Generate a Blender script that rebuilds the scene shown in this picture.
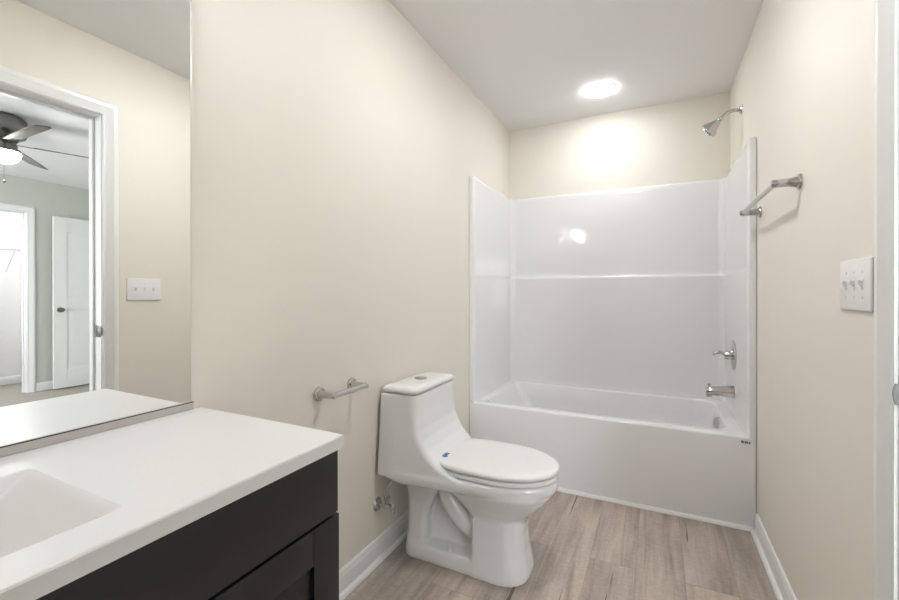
import bpy, bmesh, math, random
from math import sin, cos, pi, radians
from mathutils import Vector, Matrix

for o in list(bpy.data.objects):
    bpy.data.objects.remove(o, do_unlink=True)
S = bpy.context.scene
C = S.collection

# ------------------------------------------------------------------ camera
YAW, PITCH, ROLL = 0.4610, -0.0022, -0.0008
FPX = 416.7
fw = Vector((-sin(YAW), cos(YAW), 0)); rt = Vector((cos(YAW), sin(YAW), 0)); up = Vector((0, 0, 1))
fw, up = fw * cos(PITCH) + up * sin(PITCH), up * cos(PITCH) - fw * sin(PITCH)
rt, up = rt * cos(ROLL) + up * sin(ROLL), up * cos(ROLL) - rt * sin(ROLL)
cd = bpy.data.cameras.new('camera'); cam = bpy.data.objects.new('camera', cd); C.objects.link(cam)
cd.sensor_fit = 'HORIZONTAL'; cd.sensor_width = 36; cd.lens = FPX / 899 * 36
cd.shift_y = -(300 - 293.08) / 899
cd.clip_start = 0.02; cd.clip_end = 100
mw = Matrix.Identity(4)
for i in range(3):
    mw[i][0] = rt[i]; mw[i][1] = up[i]; mw[i][2] = -fw[i]; mw[i][3] = (1.0879, 0.0, 1.1641)[i]
cam.matrix_world = mw
S.camera = cam

# ------------------------------------------------------------------ world, exposure, lamp strengths
w = bpy.data.worlds.new('world'); S.world = w; w.use_nodes = True
w.node_tree.nodes['Background'].inputs[0].default_value = (0.9, 0.95, 1, 1)
w.node_tree.nodes['Background'].inputs[1].default_value = 0.3
S.view_settings.view_transform = 'Standard'; S.view_settings.look = 'None'
S.view_settings.exposure = 2.08; S.view_settings.gamma = 1.0
S.view_settings.use_curve_mapping = False
E_RECESS = 17.5      # recessed ceiling lamp over the tub
E_VANITY = 10.0      # the three shades over the mirror
E_FAN = 26.0         # bowl of the bedroom fan
E_CLOSET = 45.0
E_FILL_LAMP = 32.0     # added ceiling fill lamp, out of view, nearer the door
E_FILL_WINDOW = 4.4       # glow of the unseen bedroom window added as fill

# ------------------------------------------------------------------ dimensions
W = 1.524; YB = 3.293; YT = 2.476; H = 2.488; YF = -0.85
ZS = 1.917; ZR = 0.451          # surround top, tub rim
DY0, DY1, DZ = 0.375, 1.140, 2.088   # doorway to the bedroom (clear opening)
WT = 0.116                      # wall thickness
BX = 5.462; BY0 = -1.7; BY1 = 3.12   # bedroom

# ------------------------------------------------------------------ materials
def mat(name, col, rough=0.5, metal=0.0, spec=0.5, coat=0.0, emit=None, estr=0.0, bump=None, var=0.0):
    m = bpy.data.materials.new(name); m.use_nodes = True
    nt = m.node_tree; b = nt.nodes['Principled BSDF']
    b.inputs['Base Color'].default_value = (*col, 1)
    b.inputs['Roughness'].default_value = rough; b.inputs['Metallic'].default_value = metal
    b.inputs['Specular IOR Level'].default_value = spec
    b.inputs['Coat Weight'].default_value = coat; b.inputs['Coat Roughness'].default_value = 0.05
    if emit:
        b.inputs['Emission Color'].default_value = (*emit, 1); b.inputs['Emission Strength'].default_value = estr
    if bump or var:
        tc = nt.nodes.new('ShaderNodeTexCoord'); n = nt.nodes.new('ShaderNodeTexNoise')
        n.inputs['Scale'].default_value = bump[0] if bump else 3.0; n.inputs['Detail'].default_value = 4
        nt.links.new(tc.outputs['Object'], n.inputs['Vector'])
        if bump:
            bp = nt.nodes.new('ShaderNodeBump'); bp.inputs['Strength'].default_value = bump[1]
            bp.inputs['Distance'].default_value = bump[2]
            nt.links.new(n.outputs['Fac'], bp.inputs['Height']); nt.links.new(bp.outputs['Normal'], b.inputs['Normal'])
        if var:
            mx = nt.nodes.new('ShaderNodeMixRGB'); mx.blend_type = 'MIX'
            mx.inputs[1].default_value = (*[c * (1 - var) for c in col], 1)
            mx.inputs[2].default_value = (*[min(1, c * (1 + var)) for c in col], 1)
            nt.links.new(n.outputs['Fac'], mx.inputs[0]); nt.links.new(mx.outputs[0], b.inputs['Base Color'])
    return m

M_PAINT = mat('beige_paint', (0.795, 0.745, 0.658), 0.5, spec=0.35, bump=(160, 0.04, 0.002))
M_CEIL = mat('ceiling_paint', (0.87, 0.86, 0.855), 0.85, spec=0.2, bump=(120, 0.05, 0.002))
M_TRIM = mat('trim_paint', (0.80, 0.795, 0.785), 0.3, bump=(60, 0.02, 0.001))
M_SAGE = mat('sage_paint', (0.56, 0.575, 0.52), 0.7, spec=0.25, bump=(160, 0.04, 0.002))
M_CLOSET = mat('closet_paint', (0.82, 0.81, 0.80), 0.8, bump=(160, 0.04, 0.002))
M_ACRYL = mat('acrylic', (0.80, 0.79, 0.785), 0.06, bump=(7.0, 0.09, 0.006))
M_PORC = mat('porcelain', (0.80, 0.795, 0.785), 0.08, coat=0.5, bump=(9, 0.02, 0.003))
M_SEAT = mat('seat_plastic', (0.80, 0.785, 0.765), 0.22, bump=(40, 0.01, 0.001))
M_COUNTER = mat('cultured_marble', (0.75, 0.745, 0.735), 0.32, var=0.01)
M_BLACK = mat('espresso_paint', (0.010, 0.010, 0.0105), 0.36, bump=(90, 0.03, 0.001))
M_GAP = mat('dark_gap', (0.01, 0.01, 0.01), 0.9, var=0.1)
M_CHROME = mat('chrome', (0.56, 0.555, 0.55), 0.09, 1.0, bump=(30, 0.01, 0.001))
M_NICKEL = mat('brushed_nickel', (0.62, 0.60, 0.57), 0.28, 1.0, bump=(80, 0.03, 0.001))
M_BRONZE = mat('dark_nickel', (0.22, 0.21, 0.20), 0.3, 1.0, bump=(80, 0.03, 0.001))
M_MIRROR = mat('silvered_glass', (0.93, 0.94, 0.93), 0.0, 1.0)
M_EDGE = mat('polished_glass_edge', (0.72, 0.74, 0.68), 0.15, var=0.03)
M_CHANNEL = mat('mirror_channel_grey', (0.52, 0.485, 0.46), 0.4, bump=(60, 0.02, 0.001))
M_PLATE = mat('switch_plastic', (0.82, 0.815, 0.80), 0.3, bump=(60, 0.01, 0.001))
M_BLUE = mat('blue_film', (0.01, 0.11, 0.34), 0.3, var=0.05)
M_MARK = mat('dark_print', (0.05, 0.045, 0.04), 0.6, var=0.1)
M_GREYB = mat('button_grey', (0.28, 0.28, 0.28), 0.35, 0.5, bump=(60, 0.01, 0.001))
M_BLADE = mat('fan_blade_brown', (0.16, 0.15, 0.135), 0.6, spec=0.2, bump=(40, 0.05, 0.001), var=0.1)
M_LENS = mat('lamp_lens', (0.9, 0.9, 0.9), 0.5, emit=(0.955, 0.985, 1.02), estr=E_RECESS, var=0.01)
M_FILL_LENS = mat('fill_lamp_lens', (0.9, 0.9, 0.9), 0.5, emit=(0.955, 0.985, 1.02), estr=E_FILL_LAMP, var=0.01)
M_SHADE = mat('lit_glass_shade', (0.9, 0.9, 0.9), 0.4, emit=(0.955, 0.985, 1.02), estr=E_VANITY, var=0.01)
M_BOWL = mat('lit_glass_bowl', (0.9, 0.9, 0.9), 0.4, emit=(0.98, 0.985, 0.96), estr=E_FAN, var=0.01)
M_CLENS = mat('lamp_lens_closet', (0.9, 0.9, 0.9), 0.4, emit=(0.96, 0.985, 1.02), estr=E_CLOSET, var=0.01)
M_PANE = mat('fill_window_glow', (0.8, 0.85, 0.9), 0.2, emit=(0.92, 0.98, 1.06), estr=E_FILL_WINDOW, var=0.01)
M_WIRE = mat('white_wire', (0.72, 0.72, 0.72), 0.4, var=0.02)
M_HOSE = mat('braided_steel', (0.45, 0.44, 0.43), 0.35, 0.9, bump=(400, 0.4, 0.002))

def floor_material():
    m = bpy.data.materials.new('vinyl_plank'); m.use_nodes = True
    nt = m.node_tree; N = nt.nodes; L = nt.links; b = N['Principled BSDF']
    tc = N.new('ShaderNodeTexCoord'); sp = N.new('ShaderNodeSeparateXYZ'); cb = N.new('ShaderNodeCombineXYZ')
    L.new(tc.outputs['Object'], sp.inputs[0]); L.new(sp.outputs['Y'], cb.inputs['X']); L.new(sp.outputs['X'], cb.inputs['Y'])
    off = N.new('ShaderNodeVectorMath'); off.operation = 'ADD'; off.inputs[1].default_value = (0.53, 0.083, 0)
    L.new(cb.outputs[0], off.inputs[0])
    br = N.new('ShaderNodeTexBrick'); L.new(off.outputs[0], br.inputs['Vector'])
    br.inputs['Scale'].default_value = 1.0; br.inputs['Brick Width'].default_value = 1.22
    br.inputs['Row Height'].default_value = 0.182; br.inputs['Mortar Size'].default_value = 0.0011
    br.inputs['Mortar Smooth'].default_value = 0.2; br.offset = 0.37; br.offset_frequency = 2; br.inputs['Bias'].default_value = 0.0
    br.inputs['Color1'].default_value = (0, 0, 0, 1); br.inputs['Color2'].default_value = (1, 1, 1, 1)
    br.inputs['Mortar'].default_value = (0.5, 0.5, 0.5, 1)
    # shift grain per plank
    sh = N.new('ShaderNodeVectorMath'); sh.operation = 'MULTIPLY_ADD'
    sh.inputs[1].default_value = (7.3, 3.1, 5.0); L.new(br.outputs['Color'], sh.inputs[0]); L.new(off.outputs[0], sh.inputs[2])
    def noise(scale, det, vec, rough=0.55, dist=0.0):
        mp = N.new('ShaderNodeMapping'); mp.inputs['Scale'].default_value = vec; L.new(sh.outputs[0], mp.inputs[0])
        n = N.new('ShaderNodeTexNoise'); n.inputs['Scale'].default_value = scale; n.inputs['Detail'].default_value = det
        n.inputs['Roughness'].default_value = rough; n.inputs['Distortion'].default_value = dist
        L.new(mp.outputs[0], n.inputs['Vector']); return n
    grain = noise(4.0, 8, (0.5, 6.0, 1), 0.62, 0.4)
    blot = noise(2.6, 3, (0.8, 2.6, 1), 0.5)
    fine = noise(26.0, 4, (3.0, 1.6, 1), 0.6)
    crack = noise(3.0, 3, (0.55, 16.0, 1), 0.5, 0.35)
    def ramp(src, pts, out='Fac'):
        r = N.new('ShaderNodeValToRGB'); e = r.color_ramp.elements
        e[0].position, e[0].color = pts[0][0], (*pts[0][1], 1); e[1].position, e[1].color = pts[-1][0], (*pts[-1][1], 1)
        for p, c in pts[1:-1]:
            k = e.new(p); k.color = (*c, 1)
        L.new(src.outputs[out], r.inputs[0]); return r
    base = ramp(grain, [(0.27, (0.30, 0.24, 0.20)), (0.44, (0.43, 0.36, 0.31)), (0.58, (0.50, 0.43, 0.375)), (0.76, (0.60, 0.53, 0.475))])
    def mult(a, bsock, fac):
        x = N.new('ShaderNodeMixRGB'); x.blend_type = 'MULTIPLY'; x.inputs[0].default_value = fac
        L.new(a, x.inputs[1]); L.new(bsock, x.inputs[2]); return x.outputs[0]
    tint = ramp(br, [(0.0, (0.86, 0.86, 0.87)), (0.5, (0.99, 0.98, 0.97)), (1.0, (1.10, 1.08, 1.05))], 'Color')
    bl = ramp(blot, [(0.3, (0.78, 0.79, 0.82)), (0.7, (1.16, 1.14, 1.10))])
    fi = ramp(fine, [(0.3, (0.86, 0.86, 0.86)), (0.7, (1.1, 1.1, 1.1))])
    ck = ramp(crack, [(0.29, (0.25, 0.21, 0.19)), (0.33, (1, 1, 1))])
    c = mult(base.outputs[0], tint.outputs[0], 1.0); c = mult(c, bl.outputs[0], 0.9); c = mult(c, fi.outputs[0], 0.8); c = mult(c, ck.outputs[0], 0.9)
    mo = N.new('ShaderNodeMixRGB'); mo.blend_type = 'MULTIPLY'; mo.inputs[2].default_value = (0.72, 0.70, 0.68, 1)
    L.new(br.outputs['Fac'], mo.inputs[0]); L.new(c, mo.inputs[1]); L.new(mo.outputs[0], b.inputs['Base Color'])
    b.inputs['Roughness'].default_value = 0.48; b.inputs['Specular IOR Level'].default_value = 0.4
    bp = N.new('ShaderNodeBump'); bp.inputs['Strength'].default_value = 0.12; bp.inputs['Distance'].default_value = 0.002
    L.new(grain.outputs['Fac'], bp.inputs['Height']); L.new(bp.outputs[0], b.inputs['Normal'])
    return m
M_FLOOR = floor_material()
M_CARPET = mat('beige_carpet', (0.36, 0.33, 0.29), 0.95, spec=0.1, bump=(350, 0.6, 0.006), var=0.15)

# ------------------------------------------------------------------ mesh helpers
def box(bm, x0, x1, y0, y1, z0, z1, bev=0.0, seg=2):
    r = bmesh.ops.create_cube(bm, size=1.0)
    vs = r['verts']
    for v in vs:
        v.co = Vector(((x0 + x1) / 2 + v.co.x * (x1 - x0), (y0 + y1) / 2 + v.co.y * (y1 - y0), (z0 + z1) / 2 + v.co.z * (z1 - z0)))
    if bev:
        es = list({e for v in vs for e in v.link_edges})
        bmesh.ops.bevel(bm, geom=es, offset=bev, segments=seg, profile=0.5, affect='EDGES')

def loft(bm, rings, caps=True, close=False):
    vr = [[bm.verts.new(p) for p in r] for r in rings]
    n = len(vr[0])
    m = len(vr)
    for k in range(m if close else m - 1):
        a, b = vr[k], vr[(k + 1) % m]
        for i in range(n):
            j = (i + 1) % n
            try: bm.faces.new((a[i], a[j], b[j], b[i]))
            except ValueError: pass
    if caps and not close:
        bm.faces.new(vr[0][::-1]); bm.faces.new(vr[-1])

def frame_for(d):
    d = d.normalized(); a = Vector((0, 0, 1)) if abs(d.z) < 0.9 else Vector((1, 0, 0))
    u = d.cross(a).normalized(); v = d.cross(u).normalized(); return u, v

def lathe(bm, origin, axis, prof, seg=32):
    """prof: list of (radius, height along axis)"""
    o = Vector(origin); d = Vector(axis).normalized(); u, v = frame_for(d)
    loft(bm, [[o + d * h + (u * cos(2 * pi * i / seg) + v * sin(2 * pi * i / seg)) * max(r, 1e-4) for i in range(seg)] for r, h in prof])

def tube(bm, pts, rad, seg=14, sub=6):
    pts = [Vector(p) for p in pts]
    if sub > 1 and len(pts) > 2:
        out = []
        rr = rad if isinstance(rad, (list, tuple)) else [rad] * len(pts); ro = []
        for i in range(len(pts) - 1):
            p0 = pts[max(i - 1, 0)]; p1 = pts[i]; p2 = pts[i + 1]; p3 = pts[min(i + 2, len(pts) - 1)]
            for k in range(sub):
                t = k / sub
                out.append(0.5 * ((2 * p1) + (p2 - p0) * t + (2 * p0 - 5 * p1 + 4 * p2 - p3) * t * t + (3 * p1 - p0 - 3 * p2 + p3) * t ** 3))
                ro.append(rr[i] * (1 - t) + rr[i + 1] * t)
        out.append(pts[-1]); ro.append(rr[-1]); pts, rad = out, ro
    elif not isinstance(rad, (list, tuple)):
        rad = [rad] * len(pts)
    rings = []; u = None
    for i, p in enumerate(pts):
        d = (pts[min(i + 1, len(pts) - 1)] - pts[max(i - 1, 0)]).normalized()
        if u is None: u, v = frame_for(d)
        else:
            u = (u - d * u.dot(d)).normalized(); v = d.cross(u).normalized()
        rings.append([p + (u * cos(2 * pi * k / seg) + v * sin(2 * pi * k / seg)) * rad[i] for k in range(seg)])
    loft(bm, rings)

def prism(bm, poly, axis, a, b, bev=0.0):
    """poly in the two other axes order; axis 'x','y','z'"""
    def P(p, t):
        return {'x': (t, p[0], p[1]), 'y': (p[0], t, p[1]), 'z': (p[0], p[1], t)}[axis]
    loft(bm, [[P(p, a) for p in poly], [P(p, b) for p in poly]])

def obj(name, bm, m, parent=None, smooth=True, ang=35):
    bmesh.ops.recalc_face_normals(bm, faces=bm.faces[:])
    me = bpy.data.meshes.new(name); bm.to_mesh(me); bm.free()
    ms = m if isinstance(m, (list, tuple)) else [m]
    for x in ms: me.materials.append(x)
    if smooth:
        for p in me.polygons: p.use_smooth = True
        me.set_sharp_from_angle(angle=radians(ang))
    o = bpy.data.objects.new(name, me); C.objects.link(o)
    if parent:
        o.parent = parent
        root = parent
        while root.parent: root = root.parent
        o.matrix_parent_inverse = Matrix.Translation(-root.location) if parent is root else Matrix.Identity(4)
    return o

def struct(name, bm, m, **k):
    o = obj(name, bm, m, **k)
    if not o.parent: o['kind'] = 'structure'
    return o

def tag(o, label, cat, group=None):
    o['label'] = label; o['category'] = cat
    if group: o['group'] = group
    return o

def thing(name, label, cat, loc, group=None):
    o = bpy.data.objects.new(name, None); C.objects.link(o); o.location = loc; o.empty_display_size = 0.05
    return tag(o, label, cat, group)

def B(): return bmesh.new()

# ------------------------------------------------------------------ setting: shell
bm = B(); box(bm, -0.1, W + WT, YF - 0.1, YB + 0.1, -0.06, 0.0); struct('floor', bm, M_FLOOR)
bm = B(); box(bm, W + WT, 6.4, BY0 - 0.1, BY1 + 0.1, -0.06, -0.002); struct('floor_bedroom', bm, M_CARPET)
bm = B(); box(bm, -0.1, 6.4, BY0 - 0.1, YB + 0.1, H, H + 0.08); struct('ceiling', bm, M_CEIL)
bm = B(); box(bm, -0.1, 0, YF - 0.1, YB + 0.1, 0, H); struct('wall_left', bm, M_PAINT)
bm = B(); box(bm, 0, W, YB, YB + 0.1, 0, H); struct('wall_back', bm, M_PAINT)
bm = B(); box(bm, 0, W, YF - 0.1, YF, 0, H); struct('wall_front', bm, M_PAINT)
# right wall with the doorway
bm = B(); J = 0.02
box(bm, W, W + WT, YF - 0.1, DY0 - J, 0, H); box(bm, W, W + WT, DY1 + J, YB + 0.1, 0, H); box(bm, W, W + WT, DY0 - J, DY1 + J, DZ + J, H)
for f in bm.faces: f.material_index = 1 if f.calc_center_median().x > W + WT - 1e-3 else 0
struct('wall_right', bm, [M_PAINT, M_SAGE])
# bedroom shell
CY0, CY1 = 1.40, 2.142      # closet doorway
bm = B()
box(bm, BX, BX + 0.11, BY0 - 0.1, CY0 - J, 0, H); box(bm, BX, BX + 0.11, CY1 + J, BY1 + 0.1, 0, H); box(bm, BX, BX + 0.11, CY0 - J, CY1 + J, DZ + J, H)
for f in bm.faces: f.material_index = 1 if f.calc_center_median().x > BX + 0.1 else 0
struct('wall_bedroom_far', bm, [M_SAGE, M_CLOSET])
bm = B(); box(bm, W + WT, BX, BY1, BY1 + 0.1, 0, H); struct('wall_bedroom_side', bm, M_SAGE)
wx0, wx1, wz0, wz1 = 2.70, 4.60, 0.75, 2.10
bm = B(); box(bm, W + WT, wx0, BY0 - 0.1, BY0, 0, H); box(bm, wx1, BX, BY0 - 0.1, BY0, 0, H); box(bm, wx0, wx1, BY0 - 0.1, BY0, 0, wz0); box(bm, wx0, wx1, BY0 - 0.1, BY0, wz1, H); struct('wall_bedroom_near', bm, M_SAGE)
bm = B()
for a, b_, c, d in ((wx0, wx0 + .05, wz0, wz1), (wx1 - .05, wx1, wz0, wz1), (wx0 + .05, wx1 - .05, wz0, wz0 + .05), (wx0 + .05, wx1 - .05, wz1 - .05, wz1), ((wx0 + wx1) / 2 - .03, (wx0 + wx1) / 2 + .03, wz0 + .05, wz1 - .05)): box(bm, a, b_, BY0 - 0.08, BY0 - 0.02, c, d, 0.003)
wn = struct('fill_window_1', bm, M_TRIM)
bm = B(); box(bm, wx0 + .05, wx1 - .05, BY0 - 0.075, BY0 - 0.07, wz0 + .05, wz1 - .05); obj('fill_glow_pane', bm, M_PANE, wn)  # emissive pane of an added window, throws fill light through the doorway
bm = B(); box(bm, 6.28, 6.38, BY0 - 0.1, BY1 + 0.1, 0, H); struct('wall_closet_back', bm, M_CLOSET)
bm = B(); box(bm, BX + 0.11, 6.28, 2.70, 2.80, 0, H); struct('wall_closet_side', bm, M_CLOSET)
bm = B(); box(bm, BX + 0.11, 6.28, 0.45, 0.55, 0, H); struct('wall_closet_near', bm, M_CLOSET)

# baseboards: profile as (out from wall, height)
BASE = [(0, 0), (0.012, 0), (0.012, 0.012), (0.0125, 0.072), (0.011, 0.078), (0.0095, 0.081), (0.0095, 0.086), (0.008, 0.092), (0.0045, 0.0975), (0, 0.099)]
SHOE = [(0.0121, 0)] + [(0.0121 + 0.015 * cos(a), 0.018 * sin(a)) for a in [i * pi / 12 for i in range(0, 7)]]
def base_run(name, wall, a, b, m=M_TRIM, shoe=True):
    """wall: ('x',pos,sign) runs along y from a to b, or ('y',pos,sign) runs along x"""
    ax, pos, sg = wall; bm = B()
    for prof in ([BASE, SHOE] if shoe else [BASE]):
        if ax == 'x': rings = [[(pos + sg * o, t, h) for o, h in prof] for t in (a, b)]
        else: rings = [[(t, pos + sg * o, h) for o, h in prof] for t in (a, b)]
        loft(bm, rings)
    return struct(name, bm, m, ang=25)
base_run('baseboard_left', ('x', 0, 1), 0.70, YT - 0.02)
base_run('baseboard_right', ('x', W, -1), DY1 + 0.079, YT - 0.02)
base_run('baseboard_front', ('y', YF, 1), 0.02, W - 0.02)
base_run('baseboard_bedroom', ('x', BX, -1), CY1 + 0.079, BY1 - 0.02, shoe=False)
base_run('baseboard_closet', ('x', 6.28, -1), 0.58, 2.68, shoe=False)
# quarter round at the foot of the tub apron
bm = B(); q = [(0, 0)] + [(-0.016 * cos(a), 0.018 * sin(a)) for a in [i * pi / 12 for i in range(0, 7)]]
loft(bm, [[(t, YT - 0.0002 + o, h) for o, h in q] for t in (0.014, W - 0.014)]); struct('trim_tub', bm, M_TRIM)

# door casings (mitred U-shaped profile) and jambs
CAS = [(0.0, 0.0), (0.0, 0.009), (0.006, 0.012), (0.010, 0.0095), (0.014, 0.0115), (0.036, 0.0165), (0.040, 0.0185), (0.052, 0.0185), (0.057, 0.0165), (0.060, 0.013), (0.062, 0.0)]
def casing(name, x, sg, y0, y1, zt):
    bm = B(); r = 0.005
    st = []
    for k in range(4):
        ring = []
        for o, t in CAS:
            o2 = o * 1.16 + r
            y = y1 + o2 if k < 2 else y0 - o2
            z = 0 if k in (0, 3) else zt + o2
            ring.append((x + sg * t, y, z))
        st.append(ring)
    loft(bm, st); return struct(name, bm, M_TRIM, ang=20)
def jamb(name, x0, x1, y0, y1, zt, stop=True):
    bm = B(); j = 0.0195
    box(bm, x0, x1, y1, y1 + j, 0, zt + j, 0.0015); box(bm, x0, x1, y0 - j, y0, 0, zt + j, 0.0015); box(bm, x0, x1, y0, y1, zt, zt + j, 0.0015)
    if stop:
        s0 = x0 + 0.062; s1 = s0 + 0.034; d = 0.011
        box(bm, s0, s1, y1 - d, y1, 0, zt, 0.002); box(bm, s0, s1, y0, y0 + d, 0, zt, 0.002); box(bm, s0, s1, y0 + d, y1 - d, zt - d, zt, 0.002)
    return struct(name, bm, M_TRIM)
casing('trim_1', W, -1, DY0, DY1, DZ); jamb('trim_2', W - 0.001, W + WT + 0.001, DY0, DY1, DZ)
casing('trim_3', W + WT, 1, DY0, DY1, DZ)
casing('trim_4', BX, -1, CY0, CY1, DZ); jamb('trim_5', BX - 0.001, BX + 0.111, CY0, CY1, DZ)

# ------------------------------------------------------------------ one-piece bathtub with surround
def rrect(x0, x1, y0, y1, r, n=8, rs=None):
    """rounded rectangle outline (ccw), rs = radii for corners (x1y0, x1y1, x0y1, x0y0)"""
    rs = rs or [r] * 4; pts = []
    for (cx, cy, a0), rr in zip(((x1, y0, -pi / 2), (x1, y1, 0), (x0, y1, pi / 2), (x0, y0, pi)), rs):
        cx += -rr if cx == x1 else rr; cy += rr if cy == y0 else -rr
        for i in range(n + 1):
            a = a0 + pi / 2 * i / n
            pts.append((cx + rr * cos(a), cy + rr * sin(a)))
    return pts

tub = thing('bathtub', 'white one-piece alcove bathtub with tall glossy wall surround', 'bathtub', (W / 2, YT, 0))
G = 0.002; TF = 0.026     # gap to drywall, flange width
bm = B()
xo0, xo1, yo0, yo1 = G, W - G, YT, YB - G
def lvl(pts, z): return [(p[0], p[1], z) for p in pts]
n = 8
outer = rrect(xo0, xo1, yo0, yo1, 0.004, n)
xi0, xi1, yi1 = TF, W - TF, YB - 0.035
rings = [lvl(outer, 0.0), lvl(outer, ZR - 0.010), lvl(rrect(xo0, xo1, yo0 + 0.003, yo1, 0.004, n), ZR - 0.003), lvl(rrect(xo0 + .001, xo1 - .001, yo0 + 0.010, yo1, 0.006, n), ZR)]
b0 = (0.085, W - 0.105, YT + 0.095, YB - 0.062)   # basin mouth
def basin(dx0, dx1, dy0, dy1, z, r):
    return lvl(rrect(b0[0] + dx0, b0[1] - dx1, b0[2] + dy0, b0[3] - dy1, r, n, rs=[r * 1.2, r * 1.2, r * 0.5, r * 0.5]), z)
rings += [basin(-0.012, -0.016, -0.014, -0.010, ZR - 0.001, 0.10), basin(-0.004, -0.006, -0.005, -0.004, ZR - 0.005, 0.10), basin(0.0, 0.0, 0, 0, ZR - 0.016, 0.10),
          basin(0.05, 0.010, 0.010, 0.010, 0.34, 0.10), basin(0.15, 0.035, 0.035, 0.03, 0.17, 0.11), basin(0.19, 0.055, 0.06, 0.05, 0.125, 0.12), basin(0.26, 0.11, 0.12, 0.11, 0.108, 0.10)]
loft(bm, rings)
obj('tub', bm, M_ACRYL, tub, ang=50)
# surround: walls as one lofted shell, thick, with the ledge that runs across the back panel
def ushape(th, rb, dy=0.0, n=8):
    """closed outline of the U-shaped surround; th = panel thickness"""
    pts = [(G, YT)]
    a, b_, c = TF + th, W - TF - th, YB - 0.034 - th - dy
    pts.append((TF, YT)); pts.append((TF + 0.006, YT + 0.012)); pts.append((a, YT + 0.05))
    for i in range(n + 1):
        t = pi - (pi / 2) * i / n
        pts.append((a + rb + rb * cos(t), c - rb + rb * sin(t)))
    for i in range(n + 1):
        t = pi / 2 - (pi / 2) * i / n
        pts.append((b_ - rb + rb * cos(t), c - rb + rb * sin(t)))
    pts += [(b_, YT + 0.05), (W - TF - 0.006, YT + 0.012), (W - TF, YT), (W - G, YT), (W - G, YB - G)]
    pts += [(G, YB - G)]
    return pts
bm = B()
zl = 1.278
st = [(0.014, 0.045, 0.0, ZR - 0.004), (0.012, 0.045, 0.0, ZR + 0.010), (0.010, 0.045, 0.0, ZR + 0.03), (0.010, 0.045, 0.0, ZR + 0.06), (0.010, 0.045, 0.0, zl - 0.035), (0.010, 0.045, 0.0, zl - 0.016), (0.010, 0.045, 0.0, zl - 0.008), (0.0095, 0.045, -0.002, zl - 0.002),
      (0.009, 0.045, -0.007, zl), (0.0085, 0.045, -0.019, zl + 0.002), (0.008, 0.045, -0.021, zl + 0.006), (0.0078, 0.045, -0.022, zl + 0.018), (0.0077, 0.045, -0.0221, zl + 0.035), (0.005, 0.045, -0.0275, ZS - 0.04), (0.0049, 0.045, -0.0277, ZS - 0.015),
      (0.0035, 0.045, -0.0295, ZS - 0.004), (0.0, 0.043, -0.033, ZS)]
st = [(a, b_, c + 0.008, d) for a, b_, c, d in st]
loft(bm, [[(p[0], p[1], z) for p in ushape(th, rb, dy)] for th, rb, dy, z in st])
obj('surround_panel', bm, M_ACRYL, tub, ang=50)
# overflow plate on the end wall of the basin
bm = B(); lathe(bm, (1.4085, 2.885, 0.395), (-0.9, -0.36, 0.16), [(0.0, -0.014), (0.036, -0.012), (0.036, 0.004), (0.032, 0.008), (0.0, 0.009)], 28)
ov = obj('overflow_plate', bm, M_CHROME, tub); ov['label'] = 'round chrome overflow plate'
bm = B()
for k, wd in enumerate((0.006, 0.004, 0.006, 0.004, 0.005)):
    x = 1.462 + k * 0.0078
    box(bm, x, x + wd, YT - 0.0012, YT + 0.001, 0.421 - 0.0004 * k, 0.432 - 0.0004 * k)
lg = obj('maker_mark', bm, M_MARK, tub); lg['label'] = 'tiny dark maker mark'

# ------------------------------------------------------------------ shower fittings
ys = 2.875; xw = W - TF - 0.010
vt = thing('shower_valve', 'chrome lever shower valve with round plate on the right tub wall', 'shower valve', (xw, ys, 0.80))
bm = B(); lathe(bm, (xw - 0.0005, ys, 0.80), (-1, 0, 0), [(0.0, 0), (0.086, 0), (0.086, 0.003), (0.080, 0.009), (0.05, 0.013), (0.03, 0.015), (0.0, 0.015)], 40); obj('escutcheon', bm, M_CHROME, vt)
bm = B(); lathe(bm, (xw - 0.014, ys, 0.80), (-1, 0, 0), [(0.0, 0), (0.030, 0), (0.029, 0.018), (0.024, 0.034), (0.0, 0.036)], 28)
tube(bm, [(xw - 0.036, ys, 0.802), (xw - 0.06, ys - 0.004, 0.812), (xw - 0.085, ys - 0.008, 0.812), (xw - 0.105, ys - 0.012, 0.798)], [0.015, 0.012, 0.0095, 0.008]); obj('lever_handle', bm, M_CHROME, vt)

xw -= 0.001
sp = thing('tub_spout', 'chrome tub spout with pull-up diverter below the lever valve', 'tub spout', (xw, ys, 0.585))
bm = B(); zz = 0.588
tube(bm, [(xw, ys, zz), (xw - 0.02, ys, zz), (xw - 0.07, ys, zz - 0.002), (xw - 0.115, ys, zz - 0.005), (xw - 0.138, ys, zz - 0.012)], [0.037, 0.035, 0.029, 0.025, 0.019], 20)
lathe(bm, (xw - 0.122, ys, zz - 0.012), (0, 0, -1), [(0.0, 0), (0.017, 0), (0.017, 0.026), (0.013, 0.026), (0.0, 0.022)], 20); obj('spout_body', bm, M_CHROME, sp)
bm = B(); lathe(bm, (xw - 0.122, ys, zz + 0.012), (0, 0, 1), [(0.0, 0), (0.004, 0), (0.004, 0.014), (0.009, 0.018), (0.009, 0.024), (0.0, 0.026)], 16); obj('diverter_knob', bm, M_CHROME, sp)

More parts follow.
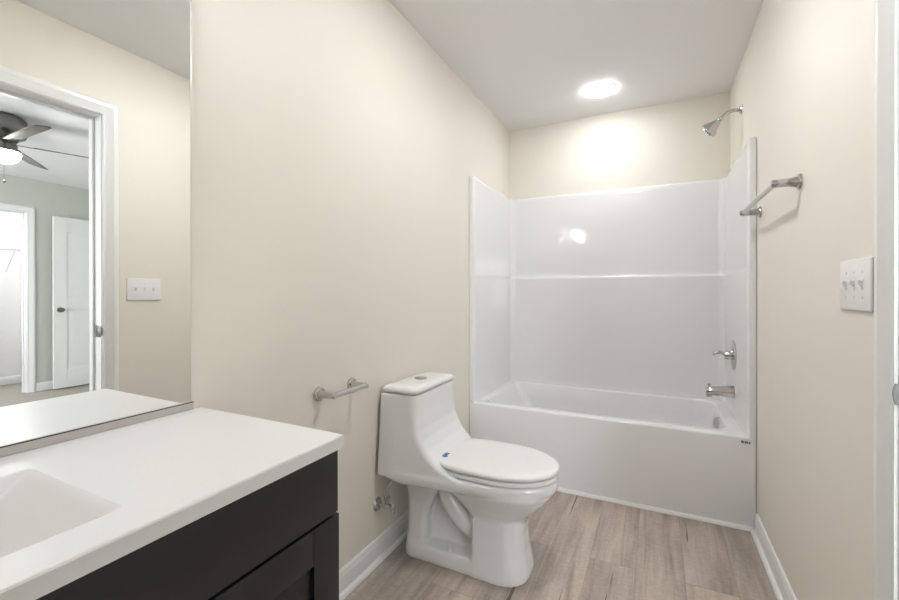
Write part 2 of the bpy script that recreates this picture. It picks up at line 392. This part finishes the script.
yh = 2.872; zh = 2.203
sh = thing('wall_shower', 'chrome shower head on bent arm high above the tub', 'shower head', (W, yh, zh))
bm = B(); lathe(bm, (W - 0.0005, yh, zh), (-1, 0, 0), [(0.0, 0), (0.030, 0), (0.030, 0.003), (0.024, 0.009), (0.012, 0.014), (0.0, 0.015)], 28); obj('flange', bm, M_CHROME, sh)
bm = B(); tube(bm, [(W - 0.01, yh, zh), (W - 0.04, yh, zh + 0.003), (W - 0.075, yh, zh - 0.008), (W - 0.103, yh, zh - 0.037)], 0.0095, 14); obj('arm', bm, M_CHROME, sh)
bm = B(); hd = Vector((-0.72, 0.24, -0.62)).normalized(); p0 = Vector((W - 0.094, yh, zh - 0.028))
lathe(bm, p0, hd, [(0.0, 0), (0.013, 0), (0.016, 0.012), (0.013, 0.02), (0.018, 0.028), (0.027, 0.05), (0.040, 0.074), (0.046, 0.084), (0.046, 0.093), (0.042, 0.098), (0.0, 0.099)], 32); hb = obj('spray_head', bm, M_CHROME, sh)
bm = B(); u, v = frame_for(hd)
lathe(bm, p0 + hd * 0.099, hd, [(0, -0.001), (0.031, -0.001), (0.030, 0.003), (0, 0.004)], 24)
for k in range(10):
    a = 2 * pi * k / 10; lathe(bm, p0 + hd * 0.101 + (u * cos(a) + v * sin(a)) * 0.022, hd, [(0, 0), (0.0035, 0), (0.002, 0.006), (0, 0.006)], 8)
obj('nozzle_plate', bm, M_BRONZE, hb)

# ------------------------------------------------------------------ bars on the walls
def bar_fitting(name, label, cat, wx, sg, ya, yb, z, off, rbar, rpost, rfl):
    t = thing(name, label, cat, (wx, (ya + yb) / 2, z))
    for y in (ya, yb):
        e = 1 if y == yb else -1
        bm = B(); lathe(bm, (wx + sg * 0.0005, y, z), (sg, 0, 0), [(0, 0), (rfl, 0), (rfl, 0.004), (rfl * 0.93, 0.008), (rfl * 0.7, 0.011), (0, 0.012)], 32); f = obj('flange', bm, M_CHROME, t)
        bm = B(); lathe(bm, (wx + sg * 0.010, y, z), (sg, 0, 0), [(0, 0), (rpost * 1.45, 0), (rpost * 1.1, 0.02), (rpost, off - 0.02), (rpost, off + rpost * 0.6 - 0.012), (rpost * 0.8, off + rpost * 0.85 - 0.01), (0, off + rpost * 0.9 - 0.01)], 24); obj('post', bm, M_CHROME, t)
    bm = B(); lathe(bm, (wx + sg * off, ya, z), (0, 1, 0), [(0, -rbar * 0.9), (rbar * 0.7, -rbar * 0.9), (rbar, -rbar * 0.5), (rbar, yb - ya + rbar * 0.5), (rbar * 0.7, yb - ya + rbar * 0.9), (0, yb - ya + rbar * 0.9)], 24); obj('bar', bm, M_CHROME, t)
    return t
bar_fitting('towel_bar', 'chrome towel bar on the right wall beside the tub surround', 'towel bar', W, -1, 1.787, 2.385, 1.537, 0.070, 0.0095, 0.0135, 0.027)
bar_fitting('toilet_paper_holder', 'empty chrome toilet paper holder on left wall beside the toilet tank', 'paper holder', 0, 1, 1.130, 1.310, 0.799, 0.070, 0.0108, 0.011, 0.026)

# ------------------------------------------------------------------ toilet
TY = 1.688
tl = thing('toilet', 'white one-piece toilet with closed lid against the left wall', 'toilet', (0.37, TY, 0))
def egg(xb, xf, hw, z, n=48, p=2.2, wpos=0.52, pb=2.9):
    """egg outline, back at xb, front at xf, half width hw"""
    xm = xb + (xf - xb) * wpos; pts = []
    for i in range(n):
        a = 2 * pi * i / n; c, s = cos(a), sin(a)
        rx = (xf - xm) if c >= 0 else (xm - xb)
        pp = p if c >= 0 else pb
        pts.append((xm + rx * math.copysign(abs(c) ** (2 / pp), c), TY + hw * math.copysign(abs(s) ** (2 / pp), s), z))
    return pts
bm = B()
# deck: flat back with rounded corners, egg-shaped front; the rim of the bowl and the foot of the tank in one
def deck(z, xf, d, df, slope=0.0, n=72):
    xb, xm = 0.010 + d * 0.4, 0.42; pts = []
    for i in range(n):
        a = 2 * pi * i / n; c, sn = cos(a), sin(a)
        if c >= 0:
            x = xm + (xf - df - xm) * abs(c) ** (2 / 2.15); y = abs(sn) ** (2 / 2.15)
        else:
            x = xm - (xm - xb) * abs(c) ** (2 / 14); y = abs(sn) ** (2 / 14)
        k = min(max((xm - x) / (xm - xb), 0), 1)
        hw = 0.185 + HWB * k - d * k - df * (1 - k)
        pts.append((x, TY + math.copysign(y, sn) * hw, z + slope * max(0, 1 - x / 0.17)))
    return pts
HWB = 0.046
loft(bm, [deck(0.342, 0.735, 0.012, 0.042, 0.036), deck(0.347, 0.735, 0.003, 0.028, 0.036), deck(0.356, 0.735, 0.0, 0.015, 0.032), deck(0.370, 0.735, 0.0, 0.005, 0.022), deck(0.388, 0.735, 0.0, 0.0, 0.01), deck(0.402, 0.735, 0.0, 0.002), deck(0.410, 0.735, 0.004, 0.008), deck(0.413, 0.735, 0.02, 0.02)])
# tank with the concave front that sweeps down to the deck
tk = [(0.38, 0.43, 0.2312), (0.405, 0.40, 0.2292), (0.425, 0.335, 0.2275), (0.445, 0.295, 0.2260), (0.47, 0.263, 0.2240), (0.50, 0.235, 0.2215), (0.54, 0.211, 0.2185),
      (0.58, 0.197, 0.2155), (0.64, 0.188, 0.211), (0.727, 0.183, 0.205)]
def taper(p, z):
    k = min(max((0.42 - p[0]) / 0.408, 0), 1)
    f = 1 - HWB * (1 - k) / 0.21
    return (p[0], TY + (p[1] - TY) * f, z)
def side(xf, hw, z, n=10):
    base = rrect(0.012, xf, TY - hw, TY + hw, 0.028, 6, rs=[0.028, 0.028, 0.012, 0.012])
    out = []
    for i, p in enumerate(base):
        q_ = base[(i + 1) % len(base)]; out.append(taper(p, z))
        if abs(p[0] - q_[0]) > 0.05:
            out += [taper((p[0] + (q_[0] - p[0]) * t / n, p[1] + (q_[1] - p[1]) * t / n), z) for t in range(1, n)]
    return out
loft(bm, [side(xf, hw, z) for z, xf, hw in tk])
# bowl
bl = [(0.38, 0.24, 0.722, 0.172), (0.352, 0.25, 0.717, 0.167), (0.32, 0.27, 0.694, 0.149), (0.285, 0.31, 0.660, 0.130), (0.25, 0.35, 0.624, 0.116), (0.215, 0.375, 0.604, 0.109), (0.18, 0.39, 0.602, 0.109)]
loft(bm, [egg(xb, xf, hw, z) for z, xb, xf, hw in bl])
# front pedestal column
pd = [(0.235, 0.405, 0.606, 0.111), (0.17, 0.405, 0.603, 0.113), (0.10, 0.405, 0.609, 0.119), (0.05, 0.405, 0.620, 0.126), (0.018, 0.405, 0.626, 0.130), (0.0, 0.405, 0.626, 0.130)]
loft(bm, [[(p[0], p[1], z) for p in rrect(xb, xf, TY - hw, TY + hw, 0.03, 6, rs=[hw * 0.75, hw * 0.75, 0.008, 0.008])] for z, xb, xf, hw in pd])
# foot slab
ft = [(0.0, 0.0), (0.02, 0.0), (0.042, 0.003), (0.056, 0.007), (0.063, 0.014)]
loft(bm, [[(p[0], p[1], z) for p in rrect(0.062 + d * 0.6, 0.55, TY - 0.127 + d, TY + 0.127 - d, 0.05, 8, rs=[0.03, 0.03, 0.07, 0.07])] for z, d in ft])
# rear column and trapway
loft(bm, [[(p[0], p[1], z) for p in rrect(x0, x1, TY - hw, TY + hw, 0.025, 6)] for z, x0, x1, hw in ((0.03, 0.074, 0.176, 0.108), (0.10, 0.080, 0.176, 0.102), (0.16, 0.082, 0.178, 0.100), (0.205, 0.082, 0.188, 0.100), (0.24, 0.082, 0.205, 0.102), (0.275, 0.082, 0.220, 0.108), (0.32, 0.080, 0.228, 0.120), (0.37, 0.075, 0.235, 0.14))])
for s in (-1, 1):
    tube(bm, [(0.46, TY + s * 0.034, 0.140), (0.40, TY + s * 0.042, 0.150), (0.335, TY + s * 0.050, 0.190), (0.280, TY + s * 0.054, 0.260), (0.245, TY + s * 0.052, 0.36)], [0.046, 0.046, 0.044, 0.042, 0.042], 16)
box(bm, 0.12, 0.45, TY - 0.035, TY + 0.035, 0.03, 0.36)
body = obj('bowl_and_tank', bm, M_PORC, tl, ang=180)
md = body.modifiers.new('remesh', 'REMESH'); md.mode = 'VOXEL'; md.voxel_size = 0.0042; md.use_smooth_shade = True
md = body.modifiers.new('smooth', 'SMOOTH'); md.factor = 0.5; md.iterations = 9
# bolt caps
for s in (-1, 1):
    bm = B(); lathe(bm, (0.30, TY + s * 0.097, 0.0615), (0, 0, 1), [(0, 0), (0.012, 0), (0.011, 0.012), (0.007, 0.017), (0, 0.018)], 16)
    obj('bolt_cap', bm, M_SEAT, tl)
# tank lid
bm = B()
loft(bm, [[(p[0], p[1], z) for p in rrect(0.008 + d, 0.188 - d, TY - 0.196 + d, TY + 0.196 - d, 0.030, 8)] for z, d in ((0.7295, 0.008), (0.732, 0.003), (0.742, 0.0), (0.751, 0.004), (0.757, 0.013), (0.760, 0.03), (0.761, 0.06))])
lid = obj('tank_lid', bm, M_PORC, tl, ang=60)
bm = B(); lathe(bm, (0.098, TY, 0.7605), (0, 0, 1), [(0, 0), (0.029, 0), (0.029, 0.002), (0.027, 0.004), (0, 0.0045)], 28); bt = obj('flush_button', bm, M_GREYB, lid); bt['label'] = 'round grey flush button'
# seat ring and cover
bm = B()
loft(bm, [egg(0.235 + d, 0.735 - d, 0.181 - d, z, p=2.1, wpos=0.5, pb=3.6) for z, d in ((0.4165, 0.010), (0.418, 0.003), (0.428, 0.002), (0.433, 0.005), (0.4345, 0.016))])
obj('seat_ring', bm, M_SEAT, tl, ang=60)
bm = B()
loft(bm, [egg(0.222 + d * 0.6, 0.739 - d, 0.184 - d, z, p=2.1, wpos=0.5, pb=3.6) for z, d in ((0.4395, 0.012), (0.441, 0.003), (0.446, 0.0), (0.454, 0.001), (0.459, 0.006), (0.462, 0.016), (0.464, 0.035), (0.465, 0.07))])
cov = obj('seat_cover', bm, M_SEAT, tl, ang=60)
for s in (-1, 1):
    bm = B(); box(bm, 0.232, 0.268, TY + s * 0.075 - 0.02, TY + s * 0.075 + 0.02, 0.412, 0.438, 0.004); obj('hinge', bm, M_SEAT, tl)
bm = B(); prism(bm, [(0.262, TY - 0.108), (0.286, TY - 0.118), (0.294, TY - 0.104), (0.282, TY - 0.094), (0.288, TY - 0.074), (0.270, TY - 0.070)], 'z', 0.4648, 0.4664)
bs = obj('film_tab', bm, M_BLUE, cov); bs['label'] = 'scrap of blue protective film'

# stop valve and hose under the tank
vy, vz = 1.482, 0.243
sv = thing('shutoff_valve', 'chrome water shutoff valve with braided hose under the toilet tank', 'shutoff valve', (0, vy, vz))
bm = B(); lathe(bm, (0.0005, vy, vz), (1, 0, 0), [(0, 0), (0.031, 0), (0.031, 0.002), (0.025, 0.008), (0.012, 0.011), (0, 0.011)], 28); obj('escutcheon', bm, M_CHROME, sv)
bm = B(); lathe(bm, (0.010, vy, vz), (1, 0, 0), [(0, 0), (0.009, 0), (0.009, 0.03), (0.014, 0.03), (0.014, 0.058), (0.009, 0.062), (0.009, 0.07), (0, 0.07)], 20)
lathe(bm, (0.052, vy, vz + 0.01), (0, 0, 1), [(0, 0), (0.010, 0), (0.010, 0.018), (0.013, 0.018), (0.013, 0.034), (0.008, 0.036), (0, 0.036)], 6); obj('valve_body', bm, M_CHROME, sv)
bm = B()
loft(bm, [[(0.078 + t, vy + 0.014 * cos(a) * (1 - d), vz + 0.026 * sin(a) * (1 - d)) for a in [2 * pi * i / 24 for i in range(24)]] for t, d in ((0, 0.2), (0.003, 0), (0.011, 0), (0.014, 0.2))]); obj('valve_handle', bm, M_CHROME, sv)
bm = B(); tube(bm, [(0.052, vy, vz + 0.044), (0.051, vy + 0.001, vz + 0.07), (0.054, vy + 0.012, vz + 0.088), (0.062, vy + 0.030, vz + 0.108), (0.066, vy + 0.038, 0.360)], 0.0075, 12); obj('supply_hose', bm, M_HOSE, sv)

# ------------------------------------------------------------------ vanity
VY0, VY1 = -0.520, 0.700       # worktop ends
VX = 0.487; ZC = 0.860
ct = thing('countertop', 'glossy white vanity countertop with rectangular integrated sink', 'countertop', (VX / 2, 0.09, 0.826))
bm = B()
sy0, sy1, sx0, sx1 = -0.145, 0.318, 0.122, 0.410
T = 0.028
def ring4(x0, x1, y0, y1, z, r): return [(p[0], p[1], z) for p in rrect(x0, x1, y0, y1, r, 4)]
x0c = 0.002
rings = [ring4(sx0 + 0.085, sx1 - 0.065, sy0 + 0.165, sy1 - 0.165, ZC - 0.136, 0.02), ring4(sx0 - 0.012, sx1 + 0.008, sy0 - 0.012, sy1 + 0.012, ZC - T - 0.006, 0.01), ring4(sx0 - 0.014, sx1 + 0.010, sy0 - 0.014, sy1 + 0.014, ZC - T, 0.01), ring4(x0c, VX, VY0, VY1, ZC - T, 0.002), ring4(x0c, VX, VY0, VY1, ZC - 0.004, 0.002), ring4(x0c, VX - 0.0012, VY0 + 0.001, VY1 - 0.0012, ZC - 0.0012, 0.002), ring4(x0c, VX - 0.004, VY0 + 0.004, VY1 - 0.004, ZC, 0.002),
         ring4(sx0 - 0.006, sx1 + 0.006, sy0 - 0.006, sy1 + 0.006, ZC, 0.014), ring4(sx0, sx1, sy0, sy1, ZC - 0.002, 0.010), ring4(sx0 + 0.006, sx1 - 0.008, sy0 + 0.010, sy1 - 0.010, ZC - 0.008, 0.008),
         ring4(sx0 + 0.09, sx1 - 0.07, sy0 + 0.17, sy1 - 0.17, ZC - 0.122, 0.02), ring4(sx0 + 0.10, sx1 - 0.08, sy0 + 0.18, sy1 - 0.18, ZC - 0.126, 0.02)]
loft(bm, rings); obj('slab', bm, M_COUNTER, ct, ang=14)
bm = B(); lathe(bm, ((sx0 + sx1) / 2, (sy0 + sy1) / 2, ZC - 0.1268), (0, 0, 1), [(0, 0), (0.022, 0), (0.022, 0.003), (0.016, 0.004), (0.014, 0.001), (0, 0.001)], 24); obj('drain', bm, M_CHROME, ct)

vc = thing('vanity_cabinet', 'black shaker vanity cabinet under the white countertop', 'cabinet', (0.23, 0.09, 0))
CX = 0.447; FX = 0.468; cy0, cy1 = VY0 + 0.012, 0.6915
bm = B(); z1 = ZC - T - 0.001
box(bm, 0.003, CX, cy0, cy0 + 0.018, 0.0, z1); box(bm, 0.003, CX, cy1 - 0.018, cy1, 0.0, z1)       # sides
box(bm, 0.003, 0.012, cy0 + 0.018, cy1 - 0.018, 0.1, z1); box(bm, 0.003, CX, cy0 + 0.018, cy1 - 0.018, 0.10, 0.118)  # back, deck
box(bm, 0.38, 0.395, cy0 + 0.018, cy1 - 0.018, 0.0, 0.10)                                         # toe kick
box(bm, CX - 0.018, CX, cy0 + 0.018, cy1 - 0.018, z1 - 0.04, z1); box(bm, CX - 0.018, CX, cy0 + 0.018, cy1 - 0.018, 0.66, 0.71)
obj('cabinet_body', bm, M_BLACK, vc)
bm = B(); box(bm, CX + 0.001, FX, -0.527 + 0.025, 0.704 - 0.0, 0.688, 0.825, 0.0035, 3); obj('drawer_front', bm, M_BLACK, vc)
def shaker(y0, y1, z0, z1):
    bm = B(); s = 0.074
    bev = 0.0012
    box(bm, CX + 0.001, FX, y0, y0 + s, z0, z1, bev); box(bm, CX + 0.001, FX, y1 - s, y1, z0, z1, bev)
    box(bm, CX + 0.001, FX - 0.0004, y0 + s, y1 - s, z1 - s, z1, bev); box(bm, CX + 0.001, FX - 0.0004, y0 + s, y1 - s, z0, z0 + s, bev)
    box(bm, CX + 0.001, FX - 0.010, y0 + s - 0.003, y1 - s + 0.003, z0 + s - 0.003, z1 - s + 0.003)
    return obj('door', bm, M_BLACK, vc)
shaker(0.400, 0.706, 0.108, 0.683); shaker(0.093, 0.396, 0.108, 0.683); shaker(-0.214, 0.089, 0.108, 0.683); shaker(-0.502, -0.218, 0.108, 0.683)

# ------------------------------------------------------------------ mirror and its lamp
MZ0, MZ1 = 0.8805, 1.940; MY0, MY1 = -0.52, 0.6735
mr = thing('wall_mirror', 'large frameless wall mirror above the white vanity countertop', 'mirror', (0, 0.08, MZ0))
bm = B(); box(bm, 0.0015, 0.0060, MY0, MY1, MZ0, MZ1)
for f in bm.faces: f.material_index = 0 if f.normal.x > 0.9 else 1
me = obj('mirror_glass', bm, [M_MIRROR, M_EDGE], mr, smooth=False)
bm = B(); box(bm, 0.0012, 0.0085, MY0, MY1 + 0.001, ZC + 0.0005, MZ0 - 0.0015, 0.0008); box(bm, 0.0062, 0.0085, MY0, MY1 + 0.001, MZ0 - 0.002, MZ0 + 0.0006); obj('bottom_channel', bm, M_CHANNEL, mr)
bm = B(); box(bm, 0.0061, 0.0068, MY1 - 0.0045, MY1 - 0.0003, MZ0 + 0.001, MZ1, 0.0002); obj('polished_edge', bm, M_EDGE, mr)
bm = B(); box(bm, 0.0086, 0.0089, MY0, MY1 + 0.001, MZ0 - 0.0024, MZ0 - 0.0004); obj('dark_edge_line', bm, M_GAP, mr)  # thin dark strip along the bottom edge of the mirror

vl = thing('vanity_light', 'three-shade vanity light on the left wall above the mirror', 'wall lamp', (0, 0.09, 2.00))
bm = B(); box(bm, 0.001, 0.024, 0.09 - 0.10, 0.09 + 0.10, 1.965, 2.045, 0.006); box(bm, 0.03, 0.045, 0.09 - 0.24, 0.09 + 0.24, 1.998, 2.012, 0.004); box(bm, 0.022, 0.034, 0.06, 0.12, 1.995, 2.015); bp_ = obj('mounting_bar', bm, M_NICKEL, vl)
for y in (-0.12, 0.09, 0.30):
    bm = B(); tube(bm, [(0.04, y, 2.005), (0.09, y, 1.995), (0.12, y, 2.005), (0.125, y, 2.025)], 0.007); lathe(bm, (0.125, y, 2.02), (0, 0, 1), [(0, 0), (0.02, 0), (0.022, 0.02), (0, 0.02)], 20); obj('lamp_arm', bm, M_NICKEL, vl)
    bm = B(); lathe(bm, (0.125, y, 2.0405), (0, 0, 1), [(0, 0), (0.026, 0), (0.036, 0.025), (0.043, 0.06), (0.046, 0.09), (0, 0.092)], 24); obj('glass_shade', bm, M_SHADE, vl)

def can_light(name, label, x, y, lens, group=None):
    t = thing(name, label, 'ceiling light', (x, y, H), group)
    bm = B(); lathe(bm, (x, y, H - 0.0003), (0, 0, -1), [(0.090, 0), (0.100, 0), (0.099, 0.003), (0.095, 0.004), (0.090, 0.003)], 48); obj('trim_ring', bm, M_TRIM, t)
    bm = B(); lathe(bm, (x, y, H - 0.0005), (0, 0, -1), [(0, 0), (0.0905, 0), (0.0895, 0.005), (0.082, 0.012), (0.055, 0.0165), (0, 0.018)], 40); obj('lens', bm, lens, t)
can_light('recessed_light', 'round recessed ceiling light glowing above the bathtub', 0.756, 2.885, M_LENS)

can_light('recessed_light', 'added ceiling fill light, out of view, above the floor in front of the toilet', 0.775, 1.43, M_FILL_LENS)  # unseen lamp added to brighten walls, floor and toilet

# ------------------------------------------------------------------ switch plate and strike plate
def switch_plate(x, sg, y0, y1, z0, z1, label):
    t = thing('light_switch', label, 'light switch', (x, (y0 + y1) / 2, z0))
    bm = B(); m0, m1 = sorted((x + sg * 0.0005, x + sg * 0.0065)); box(bm, m0, m1, y0, y1, z0, z1, 0.0025, 3); obj('cover_plate', bm, M_PLATE, t)
    n_ = 3; zc = (z0 + z1) / 2
    for k in range(n_):
        yc = y0 + (y1 - y0) * (0.5 + (k - 1) * 0.262)
        bm = B(); a, b_ = sorted((x + sg * 0.006, x + sg * 0.0078)); box(bm, a, b_, yc - 0.006, yc + 0.006, zc - 0.013, zc + 0.013, 0.0006)
        rr = [[(x + sg * d, yc + sy * 0.0042, zc + zz_) for sy, zz_ in ((-1, -h + o), (1, -h + o), (1, h + o), (-1, h + o))] for d, h, o in ((0.0062, 0.008, 0), (0.011, 0.005, 0.005), (0.015, 0.003, 0.008))]
        loft(bm, rr); tg = obj('toggle', bm, M_PLATE, t)
        for zs in (-0.030, 0.030):
            bm = B(); lathe(bm, (x + sg * 0.0062, yc, zc + zs), (sg, 0, 0), [(0, 0), (0.0032, 0), (0.0028, 0.0012), (0, 0.0014)], 10); obj('screw', bm, M_WIRE, t)
switch_plate(W, -1, 1.257, 1.430, 1.119, 1.243, 'white three-toggle light switch plate on right wall beside door casing')

sk = thing('strike_plate', 'dark metal strike plate on the bathroom door jamb', 'strike plate', (W, DY1, 0.935))
bm = B(); box(bm, W + 0.002, W + 0.050, DY1 - 0.0025, DY1 - 0.0003, 0.930, 0.990, 0.0008)
lathe_pts = []
loft(bm, [[(p[0], p[1], p[2]) for p in [(xx, DY1 - 0.0025 + dy, 0.960 + hh * s) for xx, s in ((W + 0.004, -1), (W + 0.004, 1))] + [(W - 0.014 + 0.006 * (1 - c), DY1 - 0.0025 + dy, 0.960 + hh * c2) for c, c2 in ((0.2, 0.95), (0.8, 0.6), (1.0, 0.0), (0.8, -0.6), (0.2, -0.95))]] for dy, hh in ((-0.0012, 0.022), (0.0018, 0.022))])
obj('plate', bm, M_BRONZE, sk)

# ------------------------------------------------------------------ bedroom seen in the mirror
# open two-panel door parallel to the far wall
dx0, dx1 = 5.345, 5.380; dy0, dy1, dz0, dz1 = 2.345, 3.105, 0.012, 2.072
door = bpy.data.objects.new('door_1', None); C.objects.link(door); door.location = (dx0, dy1, 0); door['kind'] = 'structure'
tag(door, 'white two-panel bedroom door standing open, seen in the mirror', 'door')
bm = B(); s = 0.125
pan = [(0.235, 0.965), (1.105, 1.90)]
box(bm, dx0 + 0.010, dx1 - 0.010, dy0 + 0.01, dy1 - 0.01, dz0 + 0.01, dz1 - 0.01)
zs = [dz0, pan[0][0], pan[0][1], pan[1][0], pan[1][1], dz1]
box(bm, dx0, dx1, dy0, dy0 + s, dz0, dz1, 0.002); box(bm, dx0, dx1, dy1 - s, dy1, dz0, dz1, 0.002)
for a, b_ in ((zs[0], zs[1]), (zs[2], zs[3]), (zs[4], zs[5])): box(bm, dx0, dx1, dy0 + s, dy1 - s, a, b_)
for a, b_ in pan:
    y0, y1 = dy0 + s, dy1 - s
    for xs, sg in ((dx0 + 0.010, -1), (dx1 - 0.010, 1)):
        loft(bm, [[(xs + sg * d, yy, zz_) for yy, zz_ in ((y0 + i, a + i), (y1 - i, a + i), (y1 - i, b_ - i), (y0 + i, b_ - i))] for d, i in ((0, 0.016), (0.007, 0.045), (0.007, 0.046))])
dl = obj('door_leaf', bm, M_TRIM, door, ang=20)
for xs, sg in ((dx0, -1), (dx1, 1)):
    bm = B(); lathe(bm, (xs, dy0 + 0.060, 0.955), (sg, 0, 0), [(0, 0), (0.032, 0), (0.030, 0.006), (0.013, 0.010), (0.012, 0.028), (0.022, 0.034), (0.028, 0.046), (0.024, 0.058), (0, 0.062)], 24); obj('door_knob', bm, M_BRONZE, door)

# ceiling fan
FX0, FY0 = 3.30, 1.30
fan = thing('ceiling_fan', 'brown-bladed ceiling fan with lit bowl in the bedroom, seen in mirror', 'ceiling fan', (FX0, FY0, H))
bm = B(); lathe(bm, (FX0, FY0, H - 0.0005), (0, 0, -1), [(0, 0), (0.10, 0), (0.135, 0.025), (0.146, 0.07), (0.144, 0.12), (0.128, 0.155), (0.095, 0.175), (0.075, 0.20), (0.085, 0.22), (0.085, 0.255), (0.0, 0.256)], 40); obj('motor_housing', bm, M_BRONZE, fan)
for k in range(5):
    a = radians(180 - 72 * k); t = radians(15)
    d = Vector((cos(a), sin(a), 0)); s_ = Vector((sin(a), -cos(a), 0))      # s_: clockwise side, higher
    up_ = Vector((0, 0, 1)); sd = s_ * cos(t) + up_ * sin(t); nn = d.cross(sd)
    o = Vector((FX0, FY0, H - 0.205))
    out = [(0.17, -0.048), (0.30, -0.060), (0.55, -0.066), (0.68, -0.064), (0.700, -0.050), (0.690, 0), (0.670, 0.040), (0.640, 0.058), (0.50, 0.062), (0.30, 0.058), (0.17, 0.048)]
    bm = B(); loft(bm, [[o + d * r + sd * w_ + nn * h_ for r, w_ in out] for h_ in (-0.003, 0.003)]); bl_ = obj('blade', bm, M_BLADE, fan)
    bm = B(); loft(bm, [[o + d * r + sd * w_ - Vector((0, 0, 0.004)) + nn * h_ for r, w_ in ((0.06, -0.02), (0.14, -0.014), (0.20, -0.035), (0.27, -0.03), (0.27, 0.03), (0.20, 0.035), (0.14, 0.014), (0.06, 0.02))] for h_ in (-0.004, 0.001)]); obj('blade_arm', bm, M_BRONZE, bl_)
bm = B(); lathe(bm, (FX0, FY0, H - 0.256), (0, 0, -1), [(0, 0), (0.108, 0), (0.112, 0.018), (0.106, 0.02), (0, 0.02)], 36); obj('light_ring', bm, M_BRONZE, fan)
bm = B(); lathe(bm, (FX0, FY0, H - 0.276), (0, 0, -1), [(0, 0), (0.104, 0), (0.102, 0.022), (0.090, 0.048), (0.062, 0.068), (0.03, 0.078), (0, 0.08)], 36); obj('light_bowl', bm, M_BOWL, fan)
bm = B(); px, py = FX0 - 0.02, FY0 + 0.06
tube(bm, [(FX0 - 0.109, FY0 - 0.02, H - 0.27), (FX0 - 0.109, FY0 - 0.02, H - 0.50)], 0.0012, 6); lathe(bm, (FX0 - 0.109, FY0 - 0.02, H - 0.50), (0, 0, -1), [(0, 0), (0.008, 0.004), (0.011, 0.012), (0.008, 0.02), (0, 0.024)], 12); obj('pull_chain', bm, M_BRONZE, fan)

# closet: wire shelf and ceiling lamp
ws = thing('wire_shelf', 'white wire shelf on the closet wall, seen in the mirror', 'shelf', (6.279, 1.6, 1.68))
bm = B(); zsf = 1.70
for i in range(9): tube(bm, [(6.278 - 0.035 * i, 0.56, zsf), (6.278 - 0.035 * i, 2.69, zsf)], 0.003 if i < 8 else 0.004, 6)
tube(bm, [(5.99, 0.56, zsf - 0.03), (5.99, 2.69, zsf - 0.03)], 0.004, 6)
for i in range(84): tube(bm, [(6.278, 0.57 + 0.025 * i, zsf + 0.004), (5.998, 0.57 + 0.025 * i, zsf + 0.004), (5.99, 0.57 + 0.025 * i, zsf - 0.03)], 0.0018, 5, 1)
obj('wire_grid', bm, M_WIRE, ws)
for y in (1.02, 1.62, 2.22):
    bm = B(); tube(bm, [(6.276, y, zsf - 0.27), (6.0, y, zsf - 0.012)], 0.006, 8); obj('bracket', bm, M_WIRE, ws)
t = thing('closet_light', 'round ceiling light inside the closet', 'ceiling light', (5.92, 1.5, H))
bm = B(); lathe(bm, (5.92, 1.5, H - 0.0005), (0, 0, -1), [(0, 0), (0.12, 0), (0.12, 0.02), (0.10, 0.02), (0, 0.02)], 32); obj('light_base', bm, M_NICKEL, t)
bm = B(); lathe(bm, (5.92, 1.5, H - 0.0206), (0, 0, -1), [(0, 0), (0.11, 0), (0.10, 0.04), (0.06, 0.06), (0, 0.065)], 32); obj('light_bowl', bm, M_CLENS, t)
